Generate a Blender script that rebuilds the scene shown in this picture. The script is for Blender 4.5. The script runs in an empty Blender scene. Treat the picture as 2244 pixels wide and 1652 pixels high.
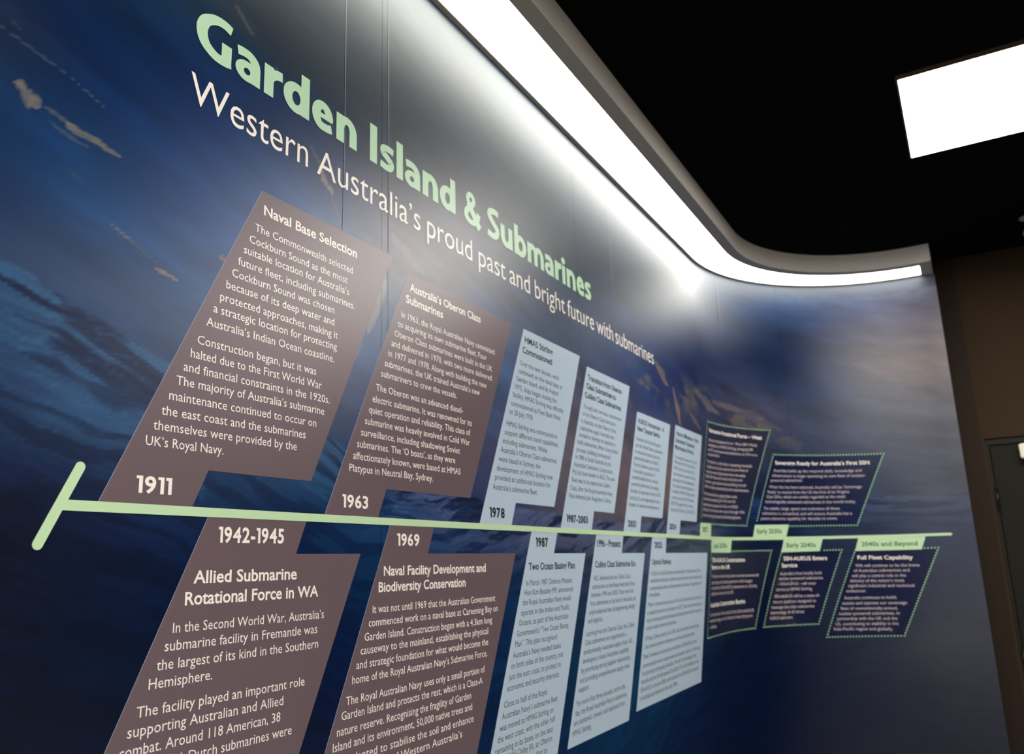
import bpy, bmesh, math
import numpy as np
from mathutils import Matrix, Vector

# ---------------------------------------------------------------- camera, world, light, exposure
# World: X runs along the straight part of the mural wall, Y points at it (the wall is 1 m away), Z is up.
EYE = 1.55
sc = bpy.context.scene
cam = bpy.data.objects.new('camera', bpy.data.cameras.new('camera'))
sc.collection.objects.link(cam); sc.camera = cam
RT = Vector((0.490261, -0.870958, -0.032808)); DN = Vector((0.182230, 0.139242, -0.973347)); FW = Vector((0.852312, 0.471215, 0.226980))
m = Matrix(((RT.x, -DN.x, -FW.x, 0), (RT.y, -DN.y, -FW.y, 0), (RT.z, -DN.z, -FW.z, EYE), (0, 0, 0, 1)))
cam.matrix_world = m
cam.data.sensor_width = 36.0; cam.data.sensor_fit = 'HORIZONTAL'; cam.data.lens = 28.789
cam.data.clip_start = 0.02; cam.data.clip_end = 60
cam.data.dof.use_dof = True; cam.data.dof.focus_distance = 1.32; cam.data.dof.aperture_fstop = 5.4

world = bpy.data.worlds.new('world'); sc.world = world; world.use_nodes = True
world.node_tree.nodes['Background'].inputs[0].default_value = (0.02, 0.02, 0.022, 1)
world.node_tree.nodes['Background'].inputs[1].default_value = 0.2
sc.view_settings.view_transform = 'Standard'; sc.view_settings.look = 'None'
sc.view_settings.exposure = 0.0; sc.view_settings.gamma = 1.0; sc.view_settings.use_curve_mapping = False
COVE_STRENGTH = 8.0      # luminous strip of the bulkhead
PANEL_STRENGTH = 25.5    # ceiling light panels
WALL_ROUGH = 0.385

# ---------------------------------------------------------------- helpers
def lin(c):
    c = c / 255.0
    return c / 12.92 if c <= 0.04045 else ((c + 0.055) / 1.055) ** 2.4
def L3(r, g, b): return (lin(r), lin(g), lin(b), 1.0)

def material(name, col, rough=0.5, spec=0.5, noise=0.0, nscale=40, bump=0.0, bscale=300, metal=0.0, alpha=1.0):
    m = bpy.data.materials.new(name); m.use_nodes = True
    nt = m.node_tree; b = nt.nodes['Principled BSDF']
    b.inputs['Base Color'].default_value = col; b.inputs['Roughness'].default_value = rough
    b.inputs['Specular IOR Level'].default_value = spec; b.inputs['Metallic'].default_value = metal
    b.inputs['Alpha'].default_value = alpha
    geo = nt.nodes.new('ShaderNodeNewGeometry')
    if noise:
        n = nt.nodes.new('ShaderNodeTexNoise'); n.inputs['Scale'].default_value = nscale; n.inputs['Detail'].default_value = 4
        nt.links.new(geo.outputs['Position'], n.inputs['Vector'])
        mr = nt.nodes.new('ShaderNodeMapRange'); mr.inputs['To Min'].default_value = 1 - noise; mr.inputs['To Max'].default_value = 1 + noise
        nt.links.new(n.outputs['Fac'], mr.inputs['Value'])
        mx = nt.nodes.new('ShaderNodeVectorMath'); mx.operation = 'SCALE'; mx.inputs[0].default_value = col[:3]
        nt.links.new(mr.outputs[0], mx.inputs['Scale']); nt.links.new(mx.outputs[0], b.inputs['Base Color'])
    if bump:
        n = nt.nodes.new('ShaderNodeTexNoise'); n.inputs['Scale'].default_value = bscale; n.inputs['Detail'].default_value = 2
        nt.links.new(geo.outputs['Position'], n.inputs['Vector'])
        bp = nt.nodes.new('ShaderNodeBump'); bp.inputs['Strength'].default_value = bump; bp.inputs['Distance'].default_value = 0.0006
        nt.links.new(n.outputs['Fac'], bp.inputs['Height']); nt.links.new(bp.outputs[0], b.inputs['Normal'])
    return m

def satin(m, rough, ior=1.5):
    # satin vinyl / laminated print: diffuse ink under a thin clear surface with a short-tailed (Beckmann) sheen
    nt = m.node_tree; b = nt.nodes['Principled BSDF']; out = [n for n in nt.nodes if n.type == 'OUTPUT_MATERIAL'][0]
    di = nt.nodes.new('ShaderNodeBsdfDiffuse'); gl = nt.nodes.new('ShaderNodeBsdfAnisotropic'); gl.distribution = 'BECKMANN'
    gl.inputs['Roughness'].default_value = rough; gl.inputs['Color'].default_value = (1, 1, 1, 1)
    fr = nt.nodes.new('ShaderNodeFresnel'); fr.inputs[0].default_value = ior; mx = nt.nodes.new('ShaderNodeMixShader')
    bc = b.inputs['Base Color']
    if bc.links: nt.links.new(bc.links[0].from_socket, di.inputs['Color'])
    else: di.inputs['Color'].default_value = bc.default_value
    if b.inputs['Normal'].links:
        ns = b.inputs['Normal'].links[0].from_socket
        for n in (di, gl): nt.links.new(ns, n.inputs['Normal'])
    nt.links.new(fr.outputs[0], mx.inputs[0]); nt.links.new(di.outputs[0], mx.inputs[1]); nt.links.new(gl.outputs[0], mx.inputs[2])
    sh = mx.outputs[0]; al = b.inputs['Alpha'].default_value
    if al < 1:
        tr = nt.nodes.new('ShaderNodeBsdfTransparent'); m2 = nt.nodes.new('ShaderNodeMixShader'); m2.inputs[0].default_value = al
        nt.links.new(tr.outputs[0], m2.inputs[1]); nt.links.new(sh, m2.inputs[2]); sh = m2.outputs[0]
    nt.links.new(sh, out.inputs['Surface']); nt.nodes.remove(b)

def emitter(name, col, strength):
    m = bpy.data.materials.new(name); m.use_nodes = True
    nt = m.node_tree; nt.nodes.clear()
    e = nt.nodes.new('ShaderNodeEmission'); e.inputs[0].default_value = col; e.inputs[1].default_value = strength
    o = nt.nodes.new('ShaderNodeOutputMaterial'); nt.links.new(e.outputs[0], o.inputs[0])
    return m

def mesh_obj(name, verts, faces, mat, parent=None, smooth=False):
    me = bpy.data.meshes.new(name); me.from_pydata([tuple(v) for v in verts], [], [tuple(f) for f in faces]); me.update()
    if mat: me.materials.append(mat)
    if smooth: me.polygons.foreach_set('use_smooth', [True] * len(me.polygons))
    o = bpy.data.objects.new(name, me); sc.collection.objects.link(o)
    if parent: o.parent = parent
    return o
def bm_obj(name, bm, mat, parent=None, smooth=False):
    me = bpy.data.meshes.new(name); bm.to_mesh(me); bm.free()
    if mat: me.materials.append(mat)
    if smooth: me.polygons.foreach_set('use_smooth', [True] * len(me.polygons))
    o = bpy.data.objects.new(name, me); sc.collection.objects.link(o)
    if parent: o.parent = parent
    return o
def empty(name, loc=(0, 0, 0)):
    o = bpy.data.objects.new(name, None); sc.collection.objects.link(o); o.location = loc; o.empty_display_size = 0.1
    return o
def tag(o, label, cat, group=None):
    o['label'] = label; o['category'] = cat
    if group: o['group'] = group
def adopt(o, p):
    # parent while keeping the world position (parents are only translated)
    o.parent = p; o.location = o.location - p.location
    return o
def box(name, x0, x1, y0, y1, z0, z1, mat, parent=None, bevel=0.0):
    bm = bmesh.new(); bmesh.ops.create_cube(bm, size=1)
    for v in bm.verts:
        v.co = ((x0 + x1) / 2 + v.co.x * (x1 - x0), (y0 + y1) / 2 + v.co.y * (y1 - y0), (z0 + z1) / 2 + v.co.z * (z1 - z0))
    if bevel: bmesh.ops.bevel(bm, geom=bm.edges[:], offset=bevel, segments=2, affect='EDGES')
    return bm_obj(name, bm, mat, parent)

# ---------------------------------------------------------------- the mural wall: straight, then a quarter turn
CU, RR = 3.55, 0.91          # the straight run ends at X = CU; radius of the turn
CN = 1 - RR
SB = CU + RR * math.pi / 2   # arc length where the turn ends
SE = SB + 0.072              # end of the wall
def wpos(s, z, d=0.0):
    """point at arc length s, height z relative to the eye, d metres in front of the wall face"""
    if s <= CU: return (s, 1 - d, EYE + z)
    if s <= SB:
        a = (s - CU) / RR; r = RR - d
        return (CU + r * math.sin(a), CN + r * math.cos(a), EYE + z)
    return (CU + RR - d, CN - (s - SB), EYE + z)
def wpos_np(s, z, d):
    a = np.clip((s - CU) / RR, 0, math.pi / 2); r = RR - d
    x = np.where(s <= CU, s, CU + r * np.sin(a)); y = np.where(s <= CU, 1 - d, CN + r * np.cos(a))
    y = np.where(s > SB, CN - (s - SB), y)
    return np.stack([x, y, EYE + z], -1)
def s_stations(s0, s1, step=0.03):
    st = [s0]
    if s1 > CU:
        a = max(s0, CU); n = max(1, int((s1 - a) / step))
        if a > s0: st.append(a)
        st += [a + (s1 - a) * i / n for i in range(1, n)]
    st.append(s1)
    return st
def sweep(name, sec, s0, s1, mat, parent=None, step=0.03, smooth=False):
    """closed section [(d, z)] swept along the wall"""
    st = s_stations(s0, s1, step); n = len(sec); vs = []; fs = []
    for s in st:
        for d, z in sec: vs.append(wpos(s, z, d))
    for i in range(len(st) - 1):
        for k in range(n):
            k2 = (k + 1) % n
            fs.append((i * n + k, i * n + k2, (i + 1) * n + k2, (i + 1) * n + k))
    fs.append(tuple(range(n))); fs.append(tuple((len(st) - 1) * n + k for k in reversed(range(n))))
    o = mesh_obj(name, vs, fs, mat, parent)
    bm = bmesh.new(); bm.from_mesh(o.data); bmesh.ops.recalc_face_normals(bm, faces=bm.faces[:]); bm.to_mesh(o.data); bm.free()
    return o
def sheet(name, polys, d0, d1, mat, parent=None, step=0.03):
    """flat outlines in (s, z) given thickness d0..d1 and bent onto the wall"""
    bm = bmesh.new()
    for poly in polys:
        f = bm.faces.new([bm.verts.new((s, z, 0)) for s, z in poly])
    smax = max(s for p in polys for s, z in p); smin = min(s for p in polys for s, z in p)
    if smax > CU:
        s = max(CU, smin + 1e-4)
        while s < min(smax, SB + step):
            g = bm.verts[:] + bm.edges[:] + bm.faces[:]
            bmesh.ops.bisect_plane(bm, geom=g, dist=1e-6, plane_co=(s, 0, 0), plane_no=(1, 0, 0))
            s += step
    bmesh.ops.recalc_face_normals(bm, faces=bm.faces[:])
    for f in bm.faces:
        if f.normal.z < 0: f.normal_flip()
    r = bmesh.ops.extrude_face_region(bm, geom=bm.faces[:])
    top = [e for e in r['geom'] if isinstance(e, bmesh.types.BMVert)]
    for v in top: v.co.z = 1.0
    front = [f for f in bm.faces if all(v.co.z > 0.5 for v in f.verts)]
    for v in bm.verts:
        v.co = wpos(v.co.x, v.co.y, d1 if v.co.z > 0.5 else d0)
    bmesh.ops.recalc_face_normals(bm, faces=bm.faces[:])
    for f in front:
        c = f.calc_center_median(); inward = Vector((min(CU, c.x) - c.x, CN - c.y - (1 if c.x < CU else 0), 0))
        if f.normal.dot(inward) < 0: f.normal_flip()
    return bm_obj(name, bm, mat, parent)

# ---------------------------------------------------------------- lettering (the built-in font, bent onto the wall)
_cache = {}
def font_geo(text, offset, res):
    key = (text, offset, res)
    if key not in _cache:
        c = bpy.data.curves.new('t', 'FONT'); c.body = text; c.offset = offset; c.resolution_u = res; c.fill_mode = 'FRONT'
        o = bpy.data.objects.new('t', c); sc.collection.objects.link(o)
        dg = bpy.context.evaluated_depsgraph_get(); dg.update()
        me = bpy.data.meshes.new_from_object(o.evaluated_get(dg), depsgraph=dg)
        n = len(me.vertices); co = np.zeros(n * 3); me.vertices.foreach_get('co', co); co = co.reshape(-1, 3)[:, :2]
        fs = [tuple(p.vertices) for p in me.polygons]
        bpy.data.objects.remove(o); bpy.data.curves.remove(c); bpy.data.meshes.remove(me)
        _cache[key] = (co, fs)
    co, fs = _cache[key]
    return co.copy(), fs
CAPH = font_geo('H', 0.0, 3)[0][:, 1].max()
class Letters:
    def __init__(self, d): self.v = []; self.f = []; self.n = 0; self.d = d
    def add(self, co, fs):
        self.v.append(co); self.f += [tuple(i + self.n for i in f) for f in fs]; self.n += len(co)
    def line(self, text, s0, z0, s1, z1, cap, offset=0.0, res=3):
        co, fs = font_geo(text, offset, res)
        x0, x1 = co[:, 0].min(), co[:, 0].max()
        t = (co[:, 0] - x0) / (x1 - x0)
        ky = cap / (CAPH + 2 * offset); y = co[:, 1] + offset
        xh = 0.449 + 2 * offset; up = xh * 0.058; top = CAPH + 2 * offset
        y = np.where((y > 0) & (y < top), y + up * np.interp(y, [0, xh, top], [0, 1, 0]), y)
        z = z0 + (z1 - z0) * t + y * ky
        self.add(np.stack([s0 + (s1 - s0) * t, z], 1), fs)
    def numerals(self, text, s0, z0, s1, z1, cap, offset, res=3):
        # set glyph by glyph; every 1 gets its flag
        gl = []; x = 0.0; gap = 0.075
        for ch in text:
            if ch == ' ': x += 0.22; continue
            co, fs = font_geo(ch, offset, res)
            w0, w1 = co[:, 0].min(), co[:, 0].max(); co[:, 0] += x - w0
            if ch == '1':
                co[:, 0] += 0.11; top = co[:, 1].max(); xl = co[:, 0].min(); h = 0.13
                fl = np.array([(xl - 0.11, top - h), (xl + 0.02, top - h), (xl + 0.02, top), (xl - 0.11, top)])
                gl.append((fl, [(0, 1, 2, 3)])); x += 0.11
            gl.append((co, fs)); x += (w1 - w0) + gap
        x -= gap; ky = cap / (CAPH + 2 * offset)
        for co, fs in gl:
            t = co[:, 0] / x
            self.add(np.stack([s0 + (s1 - s0) * t, z0 + (z1 - z0) * t + (co[:, 1] + offset) * ky], 1), fs)
    def build(self, name, mat, parent=None, label=None, layer=0.0):
        co = np.concatenate(self.v); d = np.concatenate([np.full(len(v), self.d + layer * (i % 5)) for i, v in enumerate(self.v)]); p = wpos_np(co[:, 0], co[:, 1], d)
        fs = []
        for f in self.f:
            q_ = co[list(f)]; x, y = q_[:, 0], q_[:, 1]
            fs.append(f if (x * np.roll(y, -1) - np.roll(x, -1) * y).sum() >= 0 else tuple(reversed(f)))   # all faces look into the room
        o = mesh_obj(name, p.tolist(), fs, mat, parent)
        if label: o['label'] = label
        return o

# ---------------------------------------------------------------- materials
M = {}
M['side'] = material('light_grey_wall_paint', L3(228, 220, 212), 0.7, 0.3, 0.04, 5, 0.3, 200)
M['paint_dark'] = material('near_black_paint', L3(14, 13, 12), 0.85, 0.2, 0.1, 6)
M['ceiling'] = material('black_ceiling_paint', L3(7, 7, 7), 0.95, 0.05, 0.2, 3)
M['brown'] = material('brown_black_wall_paint', L3(58, 45, 32), 0.8, 0.1, 0.06, 5, 0.3, 200)
M['floor'] = material('pale_grey_vinyl_floor', L3(168, 165, 162), 0.6, 0.3, 0.05, 30, 0.2, 400)
M['bulkhead'] = material('off_white_plasterboard', L3(246, 238, 230), 0.6, 0.35, 0.03, 8, 0.2, 150)
M['rim'] = material('shaded_rim_grey', L3(168, 162, 152), 0.55, 0.35)  # underside of the white housing, its shade put into this grey
M['cove'] = emitter('luminous_strip', (1.0, 0.985, 0.88, 1), COVE_STRENGTH)
M['panel_light'] = emitter('luminous_panel', (1.0, 0.965, 0.91, 1), PANEL_STRENGTH)
M['frame'] = material('light_frame', L3(104, 88, 74), 0.5, 0.4, 0.02)
M['mauve'] = material('mauve_vinyl', L3(108, 91, 97), WALL_ROUGH, 0.5, 0.03, 4, 0.10, 900)
M['edge'] = material('vinyl_edge_glint', L3(168, 180, 205), 0.4, 0.5)
M['pale'] = material('pale_blue_vinyl', L3(184, 203, 220), WALL_ROUGH, 0.5, 0.02, 4, 0.10, 900)
M['navy_tint'] = material('dark_navy_tint', L3(16, 26, 74), WALL_ROUGH, 0.5, alpha=0.30)
M['green'] = material('pale_green_vinyl', L3(196, 226, 182), WALL_ROUGH, 0.5, 0.02, 4)
M['green_title'] = material('mint_green_vinyl', L3(190, 226, 192), WALL_ROUGH, 0.5, 0.02, 4)
M['cream'] = material('cream_ink', L3(252, 244, 234), WALL_ROUGH, 0.5)
M['pinkcream'] = material('pinkish_cream_ink', L3(216, 200, 200), WALL_ROUGH, 0.5)
M['ink'] = material('dark_green_grey_ink', L3(70, 86, 84), WALL_ROUGH, 0.5)
M['ink_bold'] = material('near_black_ink', L3(30, 38, 36), WALL_ROUGH, 0.5)
M['ink_green'] = material('dark_green_ink', L3(52, 84, 56), WALL_ROUGH, 0.5)
M['dot'] = material('dotted_green_ink', L3(170, 218, 172), WALL_ROUGH, 0.5)
M['door'] = material('black_brown_door', L3(33, 31, 24), 0.6, 0.12, 0.04, 5)
M['door_frame'] = material('black_brown_frame', L3(36, 33, 26), 0.55, 0.15, 0.03, 5)
M['hinge'] = material('black_hinge', L3(22, 20, 18), 0.4, 0.5, metal=0.3)
M['closer'] = material('cream_enamel', L3(240, 232, 220), 0.4, 0.5)
M['grey'] = material('grey_enamel', L3(150, 150, 150), 0.45, 0.5)

# ---------------------------------------------------------------- mural picture (the print, plus ceiling-light sheen painted into its right-end tones)
CT=[(0.52,0.717,35,45,70),(0.58,0.747,16,36,73),(0.68,0.811,18,45,82),(0.69,0.672,20,50,95),(0.56,0.554,25,62,108),(0.51,0.487,30,50,85),(0.63,0.503,30,72,118),(0.73,0.617,25,60,105),(0.84,0.706,25,55,105),(0.92,0.634,51,92,145),(0.8,0.593,32,62,112),(0.79,0.915,24,54,82),(0.91,0.954,36,54,73),(1.0,0.951,40,56,73),(0.91,0.847,19,45,82),(1.08,0.857,24,47,82),(1.07,0.994,61,76,90),(1.16,0.826,33,47,77),(1.37,0.824,44,54,77),(1.21,0.73,49,68,106),(1.3,0.713,92,89,100),(1.42,0.678,102,97,104),(1.55,0.663,83,80,90),(1.72,0.689,90,95,120),(1.9,0.766,49,64,90),(1.08,0.651,57,97,145),(1.67,0.615,75,100,140),(1.76,0.528,70,95,135),(2.37,0.779,44,64,94),(2.05,0.896,52,68,90),(2.55,0.677,60,80,125),(2.89,0.589,35,55,105),(3.33,0.82,22,40,86),(3.9,1.013,30,48,85),(4.08,1.129,30,48,85),(4.24,1.289,40,65,100),(4.34,1.001,22,40,75),(4.71,1.181,80,85,115),(4.69,0.99,85,80,95),(4.89,0.92,125,110,108),(4.97,0.725,90,88,102),(4.75,0.587,72,76,95),(4.44,0.811,35,55,92),(4.17,0.714,80,82,105),(3.93,0.744,75,78,100),(3.48,0.643,50,58,88),(4.49,0.261,35,55,88),(4.81,0.247,72,78,92),(4.99,0.129,62,66,90),(4.82,-0.387,66,70,78),(4.61,-0.486,45,50,65),(4.01,-0.453,5,20,50),(4.36,-0.678,15,25,48),(4.86,-0.783,35,40,55),(2.97,-0.603,8,28,65),(2.2,-0.486,10,50,88),(0.68,0.404,62,80,112),(0.58,0.412,52,68,100),(0.8,0.442,48,85,130),(0.79,0.352,60,85,120),(0.56,0.369,48,66,95),(0.54,0.322,38,68,102),(0.59,0.304,45,78,115),(0.65,0.294,25,48,88),(0.56,0.246,30,48,85),(0.63,0.216,40,78,118),(0.69,0.238,35,70,110),(0.58,0.174,15,30,60),(0.63,0.14,12,28,58),(0.74,0.068,7,25,57),(0.62,-0.011,6,16,38),(0.68,-0.07,3,18,44),(0.61,-0.165,2,15,36),(0.57,0.069,7,16,36),(0.89,0.134,12,42,82),(0.99,0.125,12,42,82),(1.01,0.074,9,30,64),(1.1,0.045,11,37,76),(1.21,0.013,11,45,80),(1.15,-0.11,6,26,64),(1.1,-0.214,3,18,48),(1.37,0.142,30,60,108),(1.53,0.126,55,72,112),(1.63,0.048,37,60,100),(1.81,-0.061,11,41,80),(1.74,-0.212,11,45,84),(1.65,-0.308,7,33,72),(1.09,0.212,35,75,115),(1.17,0.314,75,80,110),(1.22,0.404,60,90,135),(1.29,0.506,35,72,118),(1.32,0.594,92,95,112),(1.27,0.641,85,87,104),(1.68,0.262,75,80,115),(1.65,0.173,55,65,100),(1.8,0.488,70,100,140),(2.16,0.445,95,90,105),(2.07,0.237,110,103,113),(2.61,0.417,90,85,100),(2.53,0.197,115,100,108),(2.42,0.128,85,85,105),(3.01,0.395,110,95,98),(2.94,0.235,122,103,100),(2.79,0.128,55,60,80),(3.16,0.133,35,45,70),(3.75,0.133,12,24,50),(3.69,0.066,10,26,55),(2.65,0.067,92,92,112),(2.11,0.062,63,63,84),(3.26,0.064,40,50,75),(3.86,-0.146,5,15,42),(2.06,-0.131,18,45,76),(2.03,-0.3,11,45,76),(2.59,-0.235,20,62,92),(2.51,-0.362,18,66,98),(3.99,0.265,15,30,60),(4.17,-0.466,5,20,48),(3.39,-0.126,8,30,60),(2.88,-0.558,8,30,65)]

def hashn(ix, iy, seed):
    h = (ix.astype(np.int64) * 374761393 + iy.astype(np.int64) * 668265263 + seed * 974634777) & 0x7fffffff
    h = ((h ^ (h >> 13)) * 1274126177) & 0x7fffffff
    return ((h ^ (h >> 16)) & 0xffff) / 65535.0
def vnoise(x, y, seed=0):
    # gradient noise, 0..1
    x, y = np.broadcast_arrays(x, y); ix, iy = np.floor(x), np.floor(y); fx, fy = x - ix, y - iy
    def g(jx, jy, dx, dy):
        a = hashn(jx, jy, seed) * 6.2832; return np.cos(a) * dx + np.sin(a) * dy
    u = fx * fx * fx * (fx * (fx * 6 - 15) + 10); v = fy * fy * fy * (fy * (fy * 6 - 15) + 10)
    n = (g(ix, iy, fx, fy) * (1 - u) + g(ix + 1, iy, fx - 1, fy) * u) * (1 - v) + (g(ix, iy + 1, fx, fy - 1) * (1 - u) + g(ix + 1, iy + 1, fx - 1, fy - 1) * u) * v
    return np.clip(0.5 + n * 0.8, 0, 1)
def fbm(x, y, seed=0, n=4):
    t = 0; a = 0.5; tot = 0
    for k in range(n):
        t = t + a * vnoise(x * 2 ** k + 17.3 * k, y * 2 ** k + 9.1 * k, seed + k); tot += a; a *= 0.55
    return t / tot
SRGB = lambda v: np.where(v <= 0.04045, v / 12.92, ((np.maximum(v, 0) + 0.055) / 1.055) ** 2.4)
_c = np.array(CT, float); _P = _c[:, :2] * np.array([0.55, 1.0]); _C = _c[:, 2:] / 255.0
_D = np.linalg.norm(_P[:, None] - _P[None], axis=2)
_W = np.linalg.solve(_D + 0.02 * np.eye(len(_P)) * -1.0, _C - _C.mean(0))
def smooth(a, b, x):
    t = np.clip((x - a) / (b - a), 0, 1); return t * t * (3 - 2 * t)
PRINT_GAIN = 0.9
SEA = np.array([(-1.5, .42), (.3, .40), (.52, .388), (.553, .385), (.606, .363), (.67, .342), (.772, .309), (.95, .27), (1.115, .244), (1.166, .22), (1.40, .19), (1.644, .157), (1.814, .146), (2.3, .13), (2.676, .127), (2.943, .165), (3.276, .14), (3.7, .2), (3.985, .285), (4.3, .27), (4.563, .28), (5.2, .27)])
# cloud wisps: s0, z0, s1, z1, half width, r, g, b, strength
WISPS = [(.515, .632, .547, .607, .017, 132, 120, 112, .9), (.545, .618, .60, .604, .004, 110, 108, 110, .7), (.585, .606, .672, .592, .009, 130, 122, 112, .9), (.56, .596, .625, .583, .004, 100, 104, 112, .6),
  (.654, .491, .700, .472, .0025, 135, 118, 112, .9), (.69, .476, .745, .452, .003, 110, 104, 115, .5), (.738, .445, .778, .438, .006, 150, 130, 118, 1.), (.485, .697, .600, .672, .003, 75, 92, 118, .7), (.595, .672, .64, .655, .003, 85, 100, 120, .7),
  (.595, .542, .622, .526, .004, 95, 85, 100, .5), (.5, .713, .515, .705, .003, 70, 85, 110, .6), (.852, .503, .868, .496, .006, 150, 120, 120, .8), (.845, .470, .87, .455, .004, 120, 115, 130, .5), (1.075, .756, 1.116, .713, .013, 165, 148, 132, .85), (1.05, .79, 1.09, .755, .006, 120, 112, 112, .7),
  (1.11, .71, 1.14, .67, .004, 140, 130, 125, .5), (.86, .97, .905, .93, .006, 120, 110, 110, .6), (.955, .905, .985, .875, .006, 110, 102, 105, .7), (1.0, .86, 1.03, .83, .004, 110, 105, 110, .5), (1.285, .60, 1.225, .46, .022, 168, 150, 142, .75), (1.21, .44, 1.16, .39, .014, 150, 130, 125, .7), (1.30, .70, 1.42, .64, .02, 150, 132, 125, .5),
  (1.145, .33, 1.11, .29, .014, 110, 102, 118, .5), (2.15, .60, 2.24, .55, .02, 150, 120, 95, .5), (2.95, .75, 3.09, .69, .03, 165, 130, 100, .7), (3.15, .69, 3.21, .54, .03, 165, 138, 115, .75), (2.62, .62, 2.66, .52, .015, 150, 115, 95, .5),
  (3.45, .74, 3.75, .66, .035, 150, 132, 120, .65), (3.68, .72, 3.95, .70, .03, 140, 125, 122, .6), (3.9, .70, 4.2, .62, .03, 120, 112, 122, .5), (3.35, .62, 3.5, .56, .02, 145, 128, 120, .6), (4.6, .95, 4.95, .90, .05, 120, 104, 104, .35)]
def picture(s, z):
    """linear RGB of the print at (s, z)"""
    wx = s + 0.03 * (fbm(s * 5, z * 9, 3) - 0.5) * (0.6 + s * 0.4); wz = z + 0.025 * (fbm(s * 4 + 9, z * 10, 5) - 0.5)
    P = np.stack([wx.ravel() * 0.55, wz.ravel()], 1)
    out = np.zeros((len(P), 3))
    for k in range(0, len(P), 20000):
        d = np.sqrt(((P[k:k + 20000, None] - _P[None]) ** 2).sum(2)); out[k:k + 20000] = d @ _W
    col = np.clip(out + _C.mean(0), 0.008, 0.75).reshape(s.shape + (3,))
    zs = np.interp(s, SEA[:, 0], SEA[:, 1]) + 0.010 * (fbm(s * 14, z * 0, 21) - 0.5)
    sea = smooth(0.004, -0.004, z - zs); sky = 1 - sea
    # soft drifting cloud banks in the sky, leaning down to the right
    q = fbm(s * 3.0 + z * 1.2, z * 11 + s * 2.2, 31, 5); r = fbm(s * 9 + 3, z * 34 + s * 9, 41, 4)
    col *= (1 + sky * ((q - 0.5) * 0.55 + (r - 0.5) * 0.16))[..., None]
    # the dark grey cloud bank behind the title, ragged along its lower edge
    ce = np.interp(s, [.3, .70, .78, .816, .846, .909, .976, 1.06, 1.133, 1.161, 1.288, 1.424, 1.7, 2.3, 3.0, 3.4], [1.3, 1.2, 1.02, .949, .933, .918, .91, .918, .932, .90, .876, .846, .82, .86, .96, 1.3])
    ce = ce + 0.055 * (fbm(s * 11, z * 14, 77, 5) - 0.5) + 0.02 * (fbm(s * 40, z * 50, 79, 3) - .5)
    g = smooth(-0.006, 0.010, z - ce) * (0.55 + 0.45 * fbm(s * 5 + z * 4, z * 16, 83, 4)) * smooth(0.30, 0.05, z - ce - 0.1 * fbm(s * 4, z * 5, 85))
    gc = np.array([.17, .20, .24]) * (0.8 + 0.5 * fbm(s * 8 + z * 6, z * 30 + s * 8, 87, 4))[..., None]
    col = col * (1 - 0.55 * g[..., None]) + gc * 0.55 * g[..., None]
    # broken cream cumulus edges low in the sky over the later panels
    band = np.exp(-((z - np.interp(s, [2.4, 3.0, 3.6, 4.2, 4.6], [.60, .66, .70, .62, .60])) / 0.085) ** 2) * smooth(2.3, 2.9, s) * smooth(4.75, 4.1, s)
    cm = smooth(0.53, 0.60, fbm(s * 3.4 + 2, z * 7.5, 201, 5) + 0.10 * (band - 0.75)) * band * sky
    tone_ = (0.55 + 0.7 * fbm(s * 14, z * 26, 205, 3))[..., None]
    col = col * (1 - 0.62 * cm[..., None]) + np.array([.53, .47, .43]) * tone_ * 0.62 * cm[..., None]
    for s0, z0, s1, z1, w, cr, cg, cb, a in WISPS:
        dx, dz = s1 - s0, z1 - z0; ln = math.hypot(dx, dz); ux, uz = dx / ln, dz / ln
        t = ((s - s0) * ux + (z - z0) * uz) / ln
        e = (-(s - s0) * uz + (z - z0) * ux)
        near = (t > -0.3) & (t < 1.3) & (np.abs(e) < 3 * w)
        if not near.any(): continue
        tt = t[near]; sn, zn = s[near], z[near]; k = 0.5 / w
        e2 = e[near] + w * 1.5 * (fbm(tt * 2.2 + s0 * 31, e[near] * 0.6 / w, 51, 3) - 0.5)
        prof = np.sqrt(np.clip(1 - (2 * tt - 1) ** 2, 0, 1)) * (0.45 + 0.8 * fbm(tt * 2.5 + s0 * 50, e[near] * 0 , 61, 3))
        msk = smooth(1.0, 0.55, np.abs(e2) / (w * prof + 1e-6)) * a * (0.6 + 0.55 * fbm(tt * 4 + s0 * 7, e[near] * 1.2 / w, 71, 3)) * sky[near]
        c = np.array([cr, cg, cb]) / 255.0
        col[near] = col[near] * (1 - msk[:, None]) + c * msk[:, None]
    # sea: long bending streaks of swell, bright on the crests, dark in the troughs
    dep = np.clip(zs - z, 0, 1)
    lean = np.interp(s, [0.3, 0.8, 1.2, 2.0, 3.0, 4.5], [-0.24, -0.26, -0.32, -0.14, 0.0, 0.0])
    v0 = z - lean * s
    warp = 0.05 * (fbm(s * 3.5 + 5, v0 * 7, 81, 3) - 0.5) + 0.018 * (fbm(s * 11, v0 * 22, 82, 3) - 0.5)
    v = v0 + warp; w2 = z + 0.02 * s + 0.04 * (fbm(s * 6, z * 12, 84, 3) - 0.5)
    n1 = fbm(s * 3.4, v * 34, 91, 3); n2 = fbm(s * 5 + 3, v * 90, 97, 3); n3 = fbm(s * 12, v * 240, 99, 2); n4 = fbm(s * 4.5, w2 * 60, 95, 3)
    sharp = lambda n, p: np.clip(1 - np.abs(n - 0.5) * p, 0, 1) ** 3
    amp = sea * (0.15 + 0.85 * np.exp(-(dep / np.where(s < 0.85, 0.18, 0.12)) ** 2)) * (0.35 + 0.65 * smooth(5.2, 3.2, s))
    body = smooth(0.40, 0.60, n1)
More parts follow.
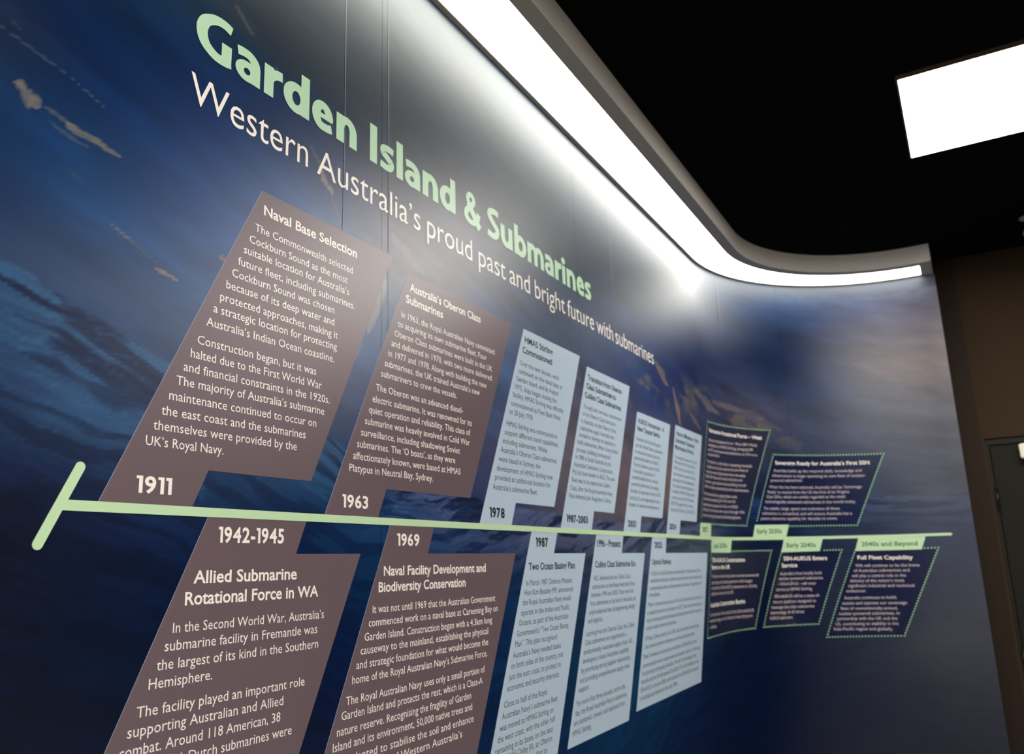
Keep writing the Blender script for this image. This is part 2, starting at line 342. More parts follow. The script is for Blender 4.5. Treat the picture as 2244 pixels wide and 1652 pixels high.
    light = np.clip(amp * (0.62 * body * (0.55 + 0.9 * smooth(.35, .7, n2)) + 0.55 * sharp(n1, 15) + 0.45 * sharp(n4, 20) + 0.28 * sharp(n2, 22) * body), 0, 0.85)[..., None]
    dark = np.clip(amp * (1 - body) * (0.55 + 0.4 * smooth(.6, .35, n2)), 0, 0.8)[..., None]
    lt = np.where(s[..., None] < 1.3, np.array([62, 103, 143]), np.array([98, 112, 152])) / 255.0
    dk = np.array([14, 28, 58]) / 255.0
    lt = np.minimum(lt, col * 2.4 + 0.06)
    col = col * (1 - dark) + np.minimum(dk, col) * dark
    col = col * (1 - light) + lt * light
    lip = sea * np.exp(-(dep / 0.0035) ** 2) * smooth(0.40, 0.65, fbm(s * 22, 0 * z, 111))
    col += (lip * 0.14)[..., None] * np.array([.8, .95, 1.0])
    g_ = col.mean(-1, keepdims=True); col = np.clip(g_ + (col - g_) * 1.12, 0, 1) * PRINT_GAIN
    return SRGB(np.clip(col, 0.004, 0.9))
mur = bpy.data.materials.new('printed_mural'); mur.use_nodes = True
nt = mur.node_tree; b = nt.nodes['Principled BSDF']
at = nt.nodes.new('ShaderNodeAttribute'); at.attribute_name = 'print'
geo = nt.nodes.new('ShaderNodeNewGeometry')
gn = nt.nodes.new('ShaderNodeTexNoise'); gn.inputs['Scale'].default_value = 1400; gn.inputs['Detail'].default_value = 1
nt.links.new(geo.outputs['Position'], gn.inputs['Vector'])
mr = nt.nodes.new('ShaderNodeMapRange'); mr.inputs['To Min'].default_value = 0.93; mr.inputs['To Max'].default_value = 1.07
nt.links.new(gn.outputs['Fac'], mr.inputs['Value'])
vm = nt.nodes.new('ShaderNodeVectorMath'); vm.operation = 'SCALE'
nt.links.new(at.outputs['Color'], vm.inputs[0]); nt.links.new(mr.outputs[0], vm.inputs['Scale']); nt.links.new(vm.outputs[0], b.inputs['Base Color'])
b.inputs['Roughness'].default_value = WALL_ROUGH; b.inputs['Specular IOR Level'].default_value = 0.5
bp = nt.nodes.new('ShaderNodeBump'); bp.inputs['Strength'].default_value = 0.10; bp.inputs['Distance'].default_value = 0.0006
nt.links.new(gn.outputs['Fac'], bp.inputs['Height']); nt.links.new(bp.outputs[0], b.inputs['Normal'])
M['mural'] = mur
for k_ in ('mural', 'mauve', 'pale', 'navy_tint', 'green', 'green_title', 'cream', 'pinkcream', 'ink', 'ink_bold', 'ink_green', 'dot'): satin(M[k_], WALL_ROUGH)

# ---------------------------------------------------------------- the room
ZC = EYE + 1.4645    # ceiling height
XF = 4.56            # far wall
def structure(o): o['kind'] = 'structure'; return o
structure(box('floor', -3.0, XF + 0.1, -4.6, 1.6, -0.1, 0, M['floor']))
structure(box('ceiling', -3.0, XF + 0.1, -4.6, 1.6, ZC, ZC + 0.1, M['ceiling']))
structure(box('wall_back', -3.1, -3.0, -4.6, 1.6, 0, ZC, M['brown']))
structure(box('wall_right', -3.0, XF + 0.1, -4.7, -4.6, 0, ZC, M['side']))
DY, DZ = -0.079, 2.084   # door opening: left jamb, head
DW = 0.98
wf = structure(mesh_obj('wall_far', [], [], None))
def part_box(name, *a, parent=wf, bevel=0.0): return box(name, *a, parent=parent, bevel=bevel)
bm = bmesh.new()
for (y0, y1, z0, z1) in ((DY, 1.6, 0, ZC), (-4.6, DY - DW, 0, ZC), (DY - DW, DY, DZ, ZC)):
    r = bmesh.ops.create_cube(bm, size=1)
    for v in r['verts']: v.co = (XF + 0.05 + v.co.x * 0.1, (y0 + y1) / 2 + v.co.y * (y1 - y0), (z0 + z1) / 2 + v.co.z * (z1 - z0))
bm.to_mesh(wf.data); bm.free(); wf.data.materials.append(M['brown'])

M['shadow_strip'] = material('cast_shadow_brown', L3(42, 31, 22), 0.75, 0.2)
structure(box('shadow_strip_1', XF - 0.003, XF, -0.069, 0.3, 0, ZC - 0.001, M['shadow_strip']))  # thin dark strip standing in for the mural edge's shadow on the wall
wl = structure(sweep('wall_left', [(0, -EYE), (0, 1.4645), (-0.1, 1.4645), (-0.1, -EYE)], -3.0, SE, M['paint_dark'], step=0.02))
# mural paper hung in drops about a metre wide, joints show as hairlines
JOINTS = [-3.0, -2.0, -1.697, -0.709, 0.279, 1.267, 2.255, 3.243, 4.245, SE - 0.0005]
JOINTS = [-3.0, -1.697, -0.709, 0.279, 1.267, 2.255, 3.243, 4.245, SE - 0.0005]
for j0, j1 in zip(JOINTS[:-1], JOINTS[1:]):
    a, bb = j0 + 0.00045, j1 - 0.00045
    if bb < 0.3: ss = np.linspace(a, bb, 24); zz = np.linspace(-EYE + 0.001, 1.3735, 80)
    else:
        step = 0.0035 + 0.0015 * max(0, (a - 0.5))
        ss = np.linspace(a, bb, int((bb - a) / step) + 1)
        zz = np.concatenate([np.linspace(-EYE + 0.001, -0.9, 12)[:-1], np.linspace(-0.9, 0.72, 460)[:-1] if a < 2 else np.linspace(-0.9, 0.72, 300)[:-1], np.linspace(0.72, 1.3735, 110)])
    for rs, rw in ((1.146, .0010), (1.289, .0010), (2.546, .0025), (3.83, .005)):
        if a < rs < bb: ss = np.unique(np.concatenate([ss[np.abs(ss - rs) > 3.2 * rw], rs + rw * np.linspace(-3, 3, 13)]))
    S, Z = np.meshgrid(ss, zz, indexing='ij'); ns, nz = S.shape
    col = picture(S, Z)
    d = 0.0006 + 0 * S; up_ = 1 + 1.0 * smooth(0.655, 0.665, Z)
    # ridges of the board joints behind the paper
    for rs, rw, rh in ((1.146, 0.0010, 0.00022), (1.289, 0.0010, 0.00028), (2.546, 0.0025, 0.00016), (3.83, 0.005, 0.00022)):
        d = d + rh * up_ * np.exp(-((S - rs - 0.0006 * np.sin(Z * 9)) / rw) ** 2)
    co = wpos_np(S.ravel(), Z.ravel(), d.ravel())
    idx = np.arange(ns * nz).reshape(ns, nz)
    q4 = np.stack([idx[:-1, :-1], idx[1:, :-1], idx[1:, 1:], idx[:-1, 1:]], -1).reshape(-1, 4)
    me = bpy.data.meshes.new('mural_panel'); me.vertices.add(len(co)); me.vertices.foreach_set('co', co.ravel())
    me.loops.add(q4.size); me.loops.foreach_set('vertex_index', q4.ravel().astype(np.int32))
    me.polygons.add(len(q4)); me.polygons.foreach_set('loop_start', np.arange(0, q4.size, 4, dtype=np.int32))
    me.polygons.foreach_set('use_smooth', np.ones(len(q4), bool)); me.update()
    ca = me.color_attributes.new('print', 'FLOAT_COLOR', 'POINT')
    ca.data.foreach_set('color', np.concatenate([col.reshape(-1, 3), np.ones((len(co), 1))], 1).ravel().astype(np.float32))
    me.materials.append(M['mural'])
    o = bpy.data.objects.new('mural_panel', me); sc.collection.objects.link(o); o.parent = wl

# bulkhead with the luminous strip along the top of the wall
BZ, BT = 1.374, 1.4625
LS0, LS1 = 0.0155, 0.164
b0 = -3.0; SEB = SB + 0.066; SEL = SB + 0.012
cl = empty('cove_light', (0, 0.9, EYE + BZ))
tag(cl, 'long white bulkhead with a glowing strip below, bending along the top of the mural', 'light fitting')
adopt(sweep('housing', [(0.0005, BZ + .006), (0.0005, BT), (0.214, BT), (0.214, BZ), (0.212, BZ), (0.212, BZ + .006)], b0, SEB, M['bulkhead'], step=0.02), cl)
adopt(sweep('outer_rim', [(LS1, BZ + .0002), (LS1, BZ + .0059), (0.2119, BZ + .0059), (0.2119, BZ + .0002)], b0, SEB, M['rim'], step=0.02), cl)
adopt(sweep('wall_lip', [(0.0005, BZ), (0.0005, BZ + .0059), (LS0, BZ + .0059), (LS0, BZ)], b0, SEB, M['rim'], step=0.02), cl)
adopt(sweep('end_plate', [(LS0, BZ), (LS0, BZ + .0059), (LS1, BZ + .0059), (LS1, BZ)], SEL + .002, SEB, M['rim'], step=0.02), cl)
adopt(sweep('diffuser', [(LS0 + .001, BZ + .0025), (LS0 + .001, BZ + .0055), (LS1 - .001, BZ + .0055), (LS1 - .001, BZ + .0025)], b0, SEL, M['cove'], step=0.02), cl)

# ceiling light panels
def ceiling_panel(x0, y1, w, l, label):
    t = empty('ceiling_light', (x0 + w / 2, y1 - l / 2, ZC)); tag(t, label, 'light', 'ceiling light panels')
    fr = 0.006; z0, z1 = ZC - 0.014, ZC - 0.0005
    bm = bmesh.new()
    for (a, b_, c, d_) in ((x0 - fr, x0, y1 - l - fr, y1 + fr), (x0 + w, x0 + w + fr, y1 - l - fr, y1 + fr), (x0, x0 + w, y1, y1 + fr), (x0, x0 + w, y1 - l - fr, y1 - l)):
        r = bmesh.ops.create_cube(bm, size=1)
        for v in r['verts']: v.co = ((a + b_) / 2 + v.co.x * (b_ - a), (c + d_) / 2 + v.co.y * (d_ - c), (z0 + z1) / 2 + v.co.z * (z1 - z0))
    adopt(bm_obj('frame', bm, M['frame']), t)
    adopt(box('diffuser', x0, x0 + w, y1 - l, y1, z0 + 0.001, z1, M['panel_light']), t)
ceiling_panel(2.617, 0.027, 0.592, 1.19, 'large glowing rectangular panel on the black ceiling, cut by the frame edge')
for k, (x0, y1) in enumerate(((-0.25, 0.027), (-2.2, 0.027))):
    ceiling_panel(x0, y1, 0.592, 1.19, ('glowing ceiling panel above the viewer, out of frame', 'glowing ceiling panel furthest behind the viewer')[k])
# small spotlight near the right edge
sp = empty('spotlight', (4.15, -0.385, ZC)); tag(sp, 'small grey spotlight on the black ceiling near the brown wall', 'spotlight')
def cyl(name, p, r0, r1, h, mat, parent, seg=24, rot=None):
    bm = bmesh.new(); bmesh.ops.create_cone(bm, cap_ends=True, segments=seg, radius1=r0, radius2=r1, depth=h)
    bmesh.ops.bevel(bm, geom=[e for e in bm.edges if len(e.link_faces) == 2 and any(len(f.verts) > 4 for f in e.link_faces)], offset=min(r0, r1, h) * 0.12, segments=2, affect='EDGES')
    o = bm_obj(name, bm, mat, smooth=True); o.parent = parent; o.location = p
    if rot: o.rotation_euler = rot
    return o
cyl('ceiling_plate', (0, 0, -0.006), 0.035, 0.035, 0.0115, M['grey'], sp)
cyl('arm', (0, 0, -0.03), 0.007, 0.007, 0.04, M['grey'], sp)
cyl('lamp_head', (0, -0.015, -0.062), 0.034, 0.028, 0.075, M['grey'], sp, rot=(0.5, 0.2, 0))

# the door in the far wall
dr = structure(empty('door_1', (XF, DY - DW / 2, 0)))
X0 = XF + 0.012; fw = 0.016
bm = bmesh.new()
for (y0, y1, z0, z1) in ((DY - fw, DY, 0, DZ), (DY - DW, DY - DW + fw, 0, DZ), (DY - DW + fw, DY - fw, DZ - fw * 1.9, DZ)):
    r = bmesh.ops.create_cube(bm, size=1)
    for v in r['verts']: v.co = (X0 + 0.04 + v.co.x * 0.08, (y0 + y1) / 2 + v.co.y * (y1 - y0), (z0 + z1) / 2 + v.co.z * (z1 - z0))
adopt(bm_obj('door_frame', bm, M['door_frame']), dr)
lf = adopt(box('door_leaf', X0 + 0.008, X0 + 0.048, DY - DW + fw + .004, DY - fw - .0045, 0.008, DZ - fw * 1.9 - .005, M['door'], bevel=0.001), dr)
for hz in (1.79, 1.05, 0.25):
    bm = bmesh.new(); bmesh.ops.create_cone(bm, cap_ends=True, segments=16, radius1=0.007, radius2=0.007, depth=0.11)
    for zz in (-0.058, 0.058): bmesh.ops.create_uvsphere(bm, u_segments=12, v_segments=6, radius=0.0075, matrix=Matrix.Translation((0, 0, zz)))
    h = bm_obj('hinge', bm, M['hinge'], dr, True); h.location = (X0 - 0.002 - XF, DY - fw - .002 - (DY - DW / 2), hz)
hd = cyl('door_handle', (X0 - 0.04 - XF, -DW / 2 + 0.09, 1.02), 0.01, 0.01, 0.13, M['hinge'], dr, rot=(math.pi / 2, 0, 0))
cy = cyl('handle_rose', (X0 - 0.005 - XF, -DW / 2 + 0.045, 1.02), 0.025, 0.025, 0.016, M['hinge'], dr, rot=(0, math.pi / 2, 0))
dc = empty('door_closer', (X0, -0.35, 2.012)); tag(dc, 'cream door closer box at the top of the dark door', 'door closer')
adopt(box('body', X0 - 0.045, X0 + 0.0075, -0.46, -0.218, 1.975, 2.043, M['closer'], bevel=0.004), dc)
adopt(box('arm', X0 - 0.035, X0 - 0.028, -0.60, -0.34, 2.0435, 2.0485, M['hinge'], bevel=0.001), dc)

# ---------------------------------------------------------------- the time line
def rounded(p0, p1, r0, r1=None, n=10):
    """stadium outline between two points"""
    r1 = r1 or r0; dx, dz = p1[0] - p0[0], p1[1] - p0[1]; a = math.atan2(dz, dx); out = []
    for i in range(n + 1):
        t = a + math.pi / 2 + math.pi * i / n; out.append((p0[0] + r0 * math.cos(t), p0[1] + r0 * math.sin(t)))
    for i in range(n + 1):
        t = a - math.pi / 2 + math.pi * i / n; out.append((p1[0] + r1 * math.cos(t), p1[1] + r1 * math.sin(t)))
    return out
tl = empty('timeline', wpos(0.62, 0.0958)); tag(tl, 'long pale green line across the mural with a slanted stroke at its left end', 'timeline')
hw = 0.0068
barp = [(0.625, 0.0958 + hw), (0.625, 0.0958 - hw), (4.15, 0.0958 - hw)] + [(4.948 + .006 * math.cos(t), 0.0884 + .0062 * math.sin(t)) for t in [-math.pi / 2 + math.pi * i / 8 for i in range(9)]] + [(4.15, 0.0958 + hw)]
adopt(sheet('line', [barp], 0.0007, 0.0016, M['green']), tl)
adopt(sheet('end_stroke', [rounded((0.6021, 0.0466), (0.6485, 0.1454), 0.0066)], 0.0007, 0.0017, M['green']), tl)

# ---------------------------------------------------------------- titles
tt = empty('title_lettering', wpos(1.5, 0.837)); tag(tt, 'bold mint green title reading Garden Island & Submarines across the top of the mural', 'lettering')
TX_, TY_ = 0.262, 0.195
def arc(cx, cy, rx, ry, a0, a1, n=22):
    return [(cx + rx * math.cos(math.radians(a0 + (a1 - a0) * i / n)), cy + ry * math.sin(math.radians(a0 + (a1 - a0) * i / n))) for i in range(n + 1)]
def spline(pts, n=8):
    p = [np.array(q) for q in pts]; p = [2 * p[0] - p[1]] + p + [2 * p[-1] - p[-2]]; out = []
    for i in range(1, len(p) - 2):
        for k in range(n):
            t = k / n; a, b_, c, d_ = p[i - 1:i + 3]
            out.append(tuple(0.5 * (2 * b_ + (c - a) * t + (2 * a - 5 * b_ + 4 * c - d_) * t * t + (3 * b_ - a - 3 * c + d_) * t ** 3)))
    out.append(tuple(p[-2])); return out
def stroke(pts, tx=None, ty=None):
    tx = tx or TX_; ty = ty or TY_; p = np.array(pts); d = np.gradient(p, axis=0); d /= np.linalg.norm(d, axis=1)[:, None]
    n = np.stack([-d[:, 1], d[:, 0]], 1); w = 0.5 * np.sqrt((tx * n[:, 0]) ** 2 + (ty * n[:, 1]) ** 2)
    a = p + n * w[:, None]; b_ = p - n * w[:, None]; m = len(p)
    return np.concatenate([a, b_]), [(i, i + 1, m + i + 1, m + i) for i in range(m - 1)]
def ring(cx, cy, ox, oy, ix, iy, n=40):
    o_ = arc(cx, cy, ox, oy, 0, 360, n)[:-1]; i_ = arc(cx, cy, ix, iy, 0, 360, n)[:-1]
    return np.array(o_ + i_), [(k, (k + 1) % n, n + (k + 1) % n, n + k) for k in range(n)]
def rect(x0, y0, x1, y1): return np.array([(x0, y0), (x1, y0), (x1, y1), (x0, y1)]), [(0, 1, 2, 3)]
XH = 0.69
def glyph(ch, W):
    T = TX_
    if ch in 'Il': return [rect(0, 0, W, 1.0)]
    if ch == 'i': return [rect(W * .04, 0, W * .96, XH), (np.array(arc(W / 2, .87, .155, .125, 0, 360, 24)[:-1]), [tuple(range(24))])]
    if ch in 'nu':
        rx = (W - T) / 2
        g = [rect(0, 0, T, XH), stroke(arc(W / 2, .345, rx, .262, 168, 0) + [(W - T / 2, .2), (W - T / 2, 0)])]
        return g if ch == 'n' else [(np.array([W, XH]) - v, f) for v, f in g]
    if ch == 'm':
        T2 = .25; rx = (W - T2) / 4
        return [rect(0, 0, T2, XH)] + [stroke(arc(c, .345, rx, .262, 165, 0) + [(c + rx, .2), (c + rx, 0)], T2) for c in (T2 / 2 + rx, T2 / 2 + 3 * rx)]
    if ch == 'r': return [rect(0, 0, T, XH), stroke(arc(W, .33, W - T / 2, .265, 172, 90), T, .21)]
    if ch in 'db':
        g = [rect(W - T, 0, W, 1.0), ring(W / 2 - .01, .343, W / 2 - .01, .357, W / 2 - T - .008, .165)]
        return g if ch == 'd' else [(np.array([W, 0]) - v * np.array([1, -1]), f) for v, f in g]
    if ch == 'e':
        return [stroke(arc(W / 2, .343, (W - T) / 2, .258, -4, 270, 34) + spline([(W / 2, .085), (W * .74, .092), (W * .93, .125)])[1:]), rect(T * .6, .285, W - .02, .40)]
    if ch == 'a':
        return [rect(W - T, 0, W, .42), stroke(spline([(W * .07, .575), (W * .30, .602), (W * .56, .59), (W - T / 2 - .03, .50), (W - T / 2, .36)])),
                ring(.30 * W / .65, .213, .30 * W / .65, .225, .085 * W / .65, .075), rect(W * .47, .345, W - T * .5, .436)]
    if ch == 's': return [stroke(spline([(W * .93, .578), (W * .60, .603), (W * .28, .56), (W * .25, .44), (W * .52, .352), (W * .76, .25), (W * .70, .12), (W * .42, .088), (W * .04, .118)]), .235, .18)]
    if ch == 'S': return [stroke(spline([(W * .92, .868), (W * .60, .905), (W * .27, .84), (W * .21, .69), (W * .48, .525), (W * .77, .38), (W * .78, .22), (W * .54, .10), (W * .03, .135)]), .25, .195)]
    if ch == 'G': return [stroke(spline([(W * .98, .853), (W * .78, .898), (W * .52, .875), (W * .25, .73), (W * .155, .50), (W * .25, .26), (W * .52, .115), (W * .78, .098), (W * .99, .135)])), rect(W - .245, .04, W, .49)]
    if ch == '&':
        return [ring(.385, .775, .25, .235, .07, .075), stroke(spline([(.50, .56), (.30, .50), (.13, .34), (.16, .16), (.38, .085), (.62, .14), (.74, .30), (.80, .47)]), .225, .17),
                stroke([(.24, .66), (.45, .42), (.86, .02)], .27, .22)]
GL = [[('G', 0.7825, 0.8567), ('a', 0.8656, 0.9217), ('r', 0.9311, 0.9753), ('d', 0.9782, 1.0458), ('e', 1.0536, 1.1126), ('n', 1.1223, 1.1842)],
 [('I', 1.2266, 1.2501), ('s', 1.2597, 1.3094), ('l', 1.3171, 1.3406), ('a', 1.3474, 1.4053), ('n', 1.4148, 1.4777), ('d', 1.4847, 1.552)], [('&', 1.59, 1.6742)],
 [('S', 1.7015, 1.7655), ('u', 1.7708, 1.8354), ('b', 1.8451, 1.9147), ('m', 1.9214, 2.0214), ('a', 2.0279, 2.0860), ('r', 2.0946, 2.1402), ('i', 2.1433, 2.1674), ('n', 2.1761, 2.2409), ('e', 2.2487, 2.3055), ('s', 2.3107, 2.3597)]]
for word in GL:
    L = Letters(0.0011)
    for ch, s0, s1 in word:
        for v, f in glyph(ch, (s1 - s0) / 0.0865):
            L.add(np.stack([s0 + v[:, 0] * 0.0865, 0.8372 + v[:, 1] * 0.0865], 1), f)
    adopt(L.build('word', M['green_title'], layer=0.00005), tt)
st = empty('subtitle_lettering', wpos(1.8, 0.7405)); tag(st, 'thin cream line of lettering under the green title, Western Australia’s proud past', 'lettering')
for w, s0, s1 in (('Western', .7789, 1.0459), ('Australia’s', 1.0707, 1.4053), ('proud', 1.4319, 1.6247), ('past', 1.6549, 1.791), ('and', 1.8127, 1.9281), ('bright', 1.9578, 2.1532), ('future', 2.1707, 2.37), ('with', 2.3909, 2.5308), ('submarines', 2.5526, 2.9355)):
    L = Letters(0.0010); L.line(w, s0, 0.7405, s1, 0.7415, 0.0530, -0.003, 6); adopt(L.build('word', M['cream']), st)

# ---------------------------------------------------------------- the text panels of the time line
PO={'1911': [(0.9372, 0.6495), (1.3042, 0.6489), (1.0737, 0.1582), (0.853, 0.1579), (0.8261, 0.102), (0.6769, 0.1027)], '1963': [(1.3578, 0.6278), (1.8151, 0.6284), (1.5922, 0.1579), (1.2847, 0.1575), (1.2582, 0.1019), (1.1094, 0.1021)], '1978': [(1.8816, 0.6289), (2.243, 0.6295), (2.0202, 0.1586), (1.805, 0.1574), (1.7787, 0.1016), (1.6296, 0.1018)], '1987b': [(2.2935, 0.6062), (2.6572, 0.6065), (2.4448, 0.159), (2.2875, 0.158), (2.2623, 0.1033), (2.0538, 0.1019)], '2021': [(2.7159, 0.5261), (3.0751, 0.5259), (2.9008, 0.1595), (2.6867, 0.1574), (2.6623, 0.1026), (2.5151, 0.103)], '2024': [(3.143, 0.5341), (3.5026, 0.5356), (3.3182, 0.1599), (3.1111, 0.1575), (3.082, 0.1032), (2.9342, 0.105)], '1942': [(0.8579, 0.0893), (1.0657, 0.089), (1.0419, 0.0342), (1.2084, 0.0344), (1.061, -0.2788), (0.7129, -0.211)], '1969': [(1.2977, 0.0884), (1.4464, 0.0886), (1.4232, 0.0339), (1.7955, 0.0346), (1.5962, -0.3832), (1.1246, -0.2912)], '1987': [(1.8841, 0.0895), (2.0326, 0.0903), (2.0063, 0.0353), (2.2102, 0.0352), (1.9766, -0.4573), (1.654, -0.3944)], '1996': [(2.2963, 0.0897), (2.5114, 0.0906), (2.4866, 0.0357), (2.6954, 0.0355), (2.4616, -0.4575), (2.0348, -0.4589)], '2023': [(2.7812, 0.0896), (2.9301, 0.0893), (2.9103, 0.0381), (3.4364, 0.0371), (3.2072, -0.4434), (2.5273, -0.4439)]}
DO={'2027': ([(3.6085, 0.6126), (4.1215, 0.614), (3.8928, 0.1545), (3.3799, 0.157)], [(3.3773, 0.1569), (3.5264, 0.1576), (3.5039, 0.1026), (3.352, 0.1038)]), '2030': ([(4.1269, 0.4952), (4.7045, 0.4902), (4.5367, 0.1484), (3.9625, 0.1547)], [(3.9567, 0.1588), (4.1755, 0.159), (4.1501, 0.1021), (3.932, 0.1043)]), '2030L': ([(3.4983, 0.0411), (4.052, 0.0406), (3.8842, -0.299), (3.3329, -0.2968)], [(3.5164, 0.0908), (3.7572, 0.0928), (3.7328, 0.0348), (3.4952, 0.0356)]), '2040': ([(4.1147, 0.0352), (4.4458, 0.0335), (4.2813, -0.3036), (3.945, -0.2989)], [(4.1377, 0.0901), (4.3554, 0.0875), (4.3314, 0.0306), (4.1118, 0.0303)]), '2040B': ([(4.5119, 0.0293), (4.888, 0.0277), (4.6874, -0.3711), (4.317, -0.3648)], [(4.5343, 0.0838), (4.8397, 0.0776), (4.815, 0.0223), (4.5106, 0.0256)])}
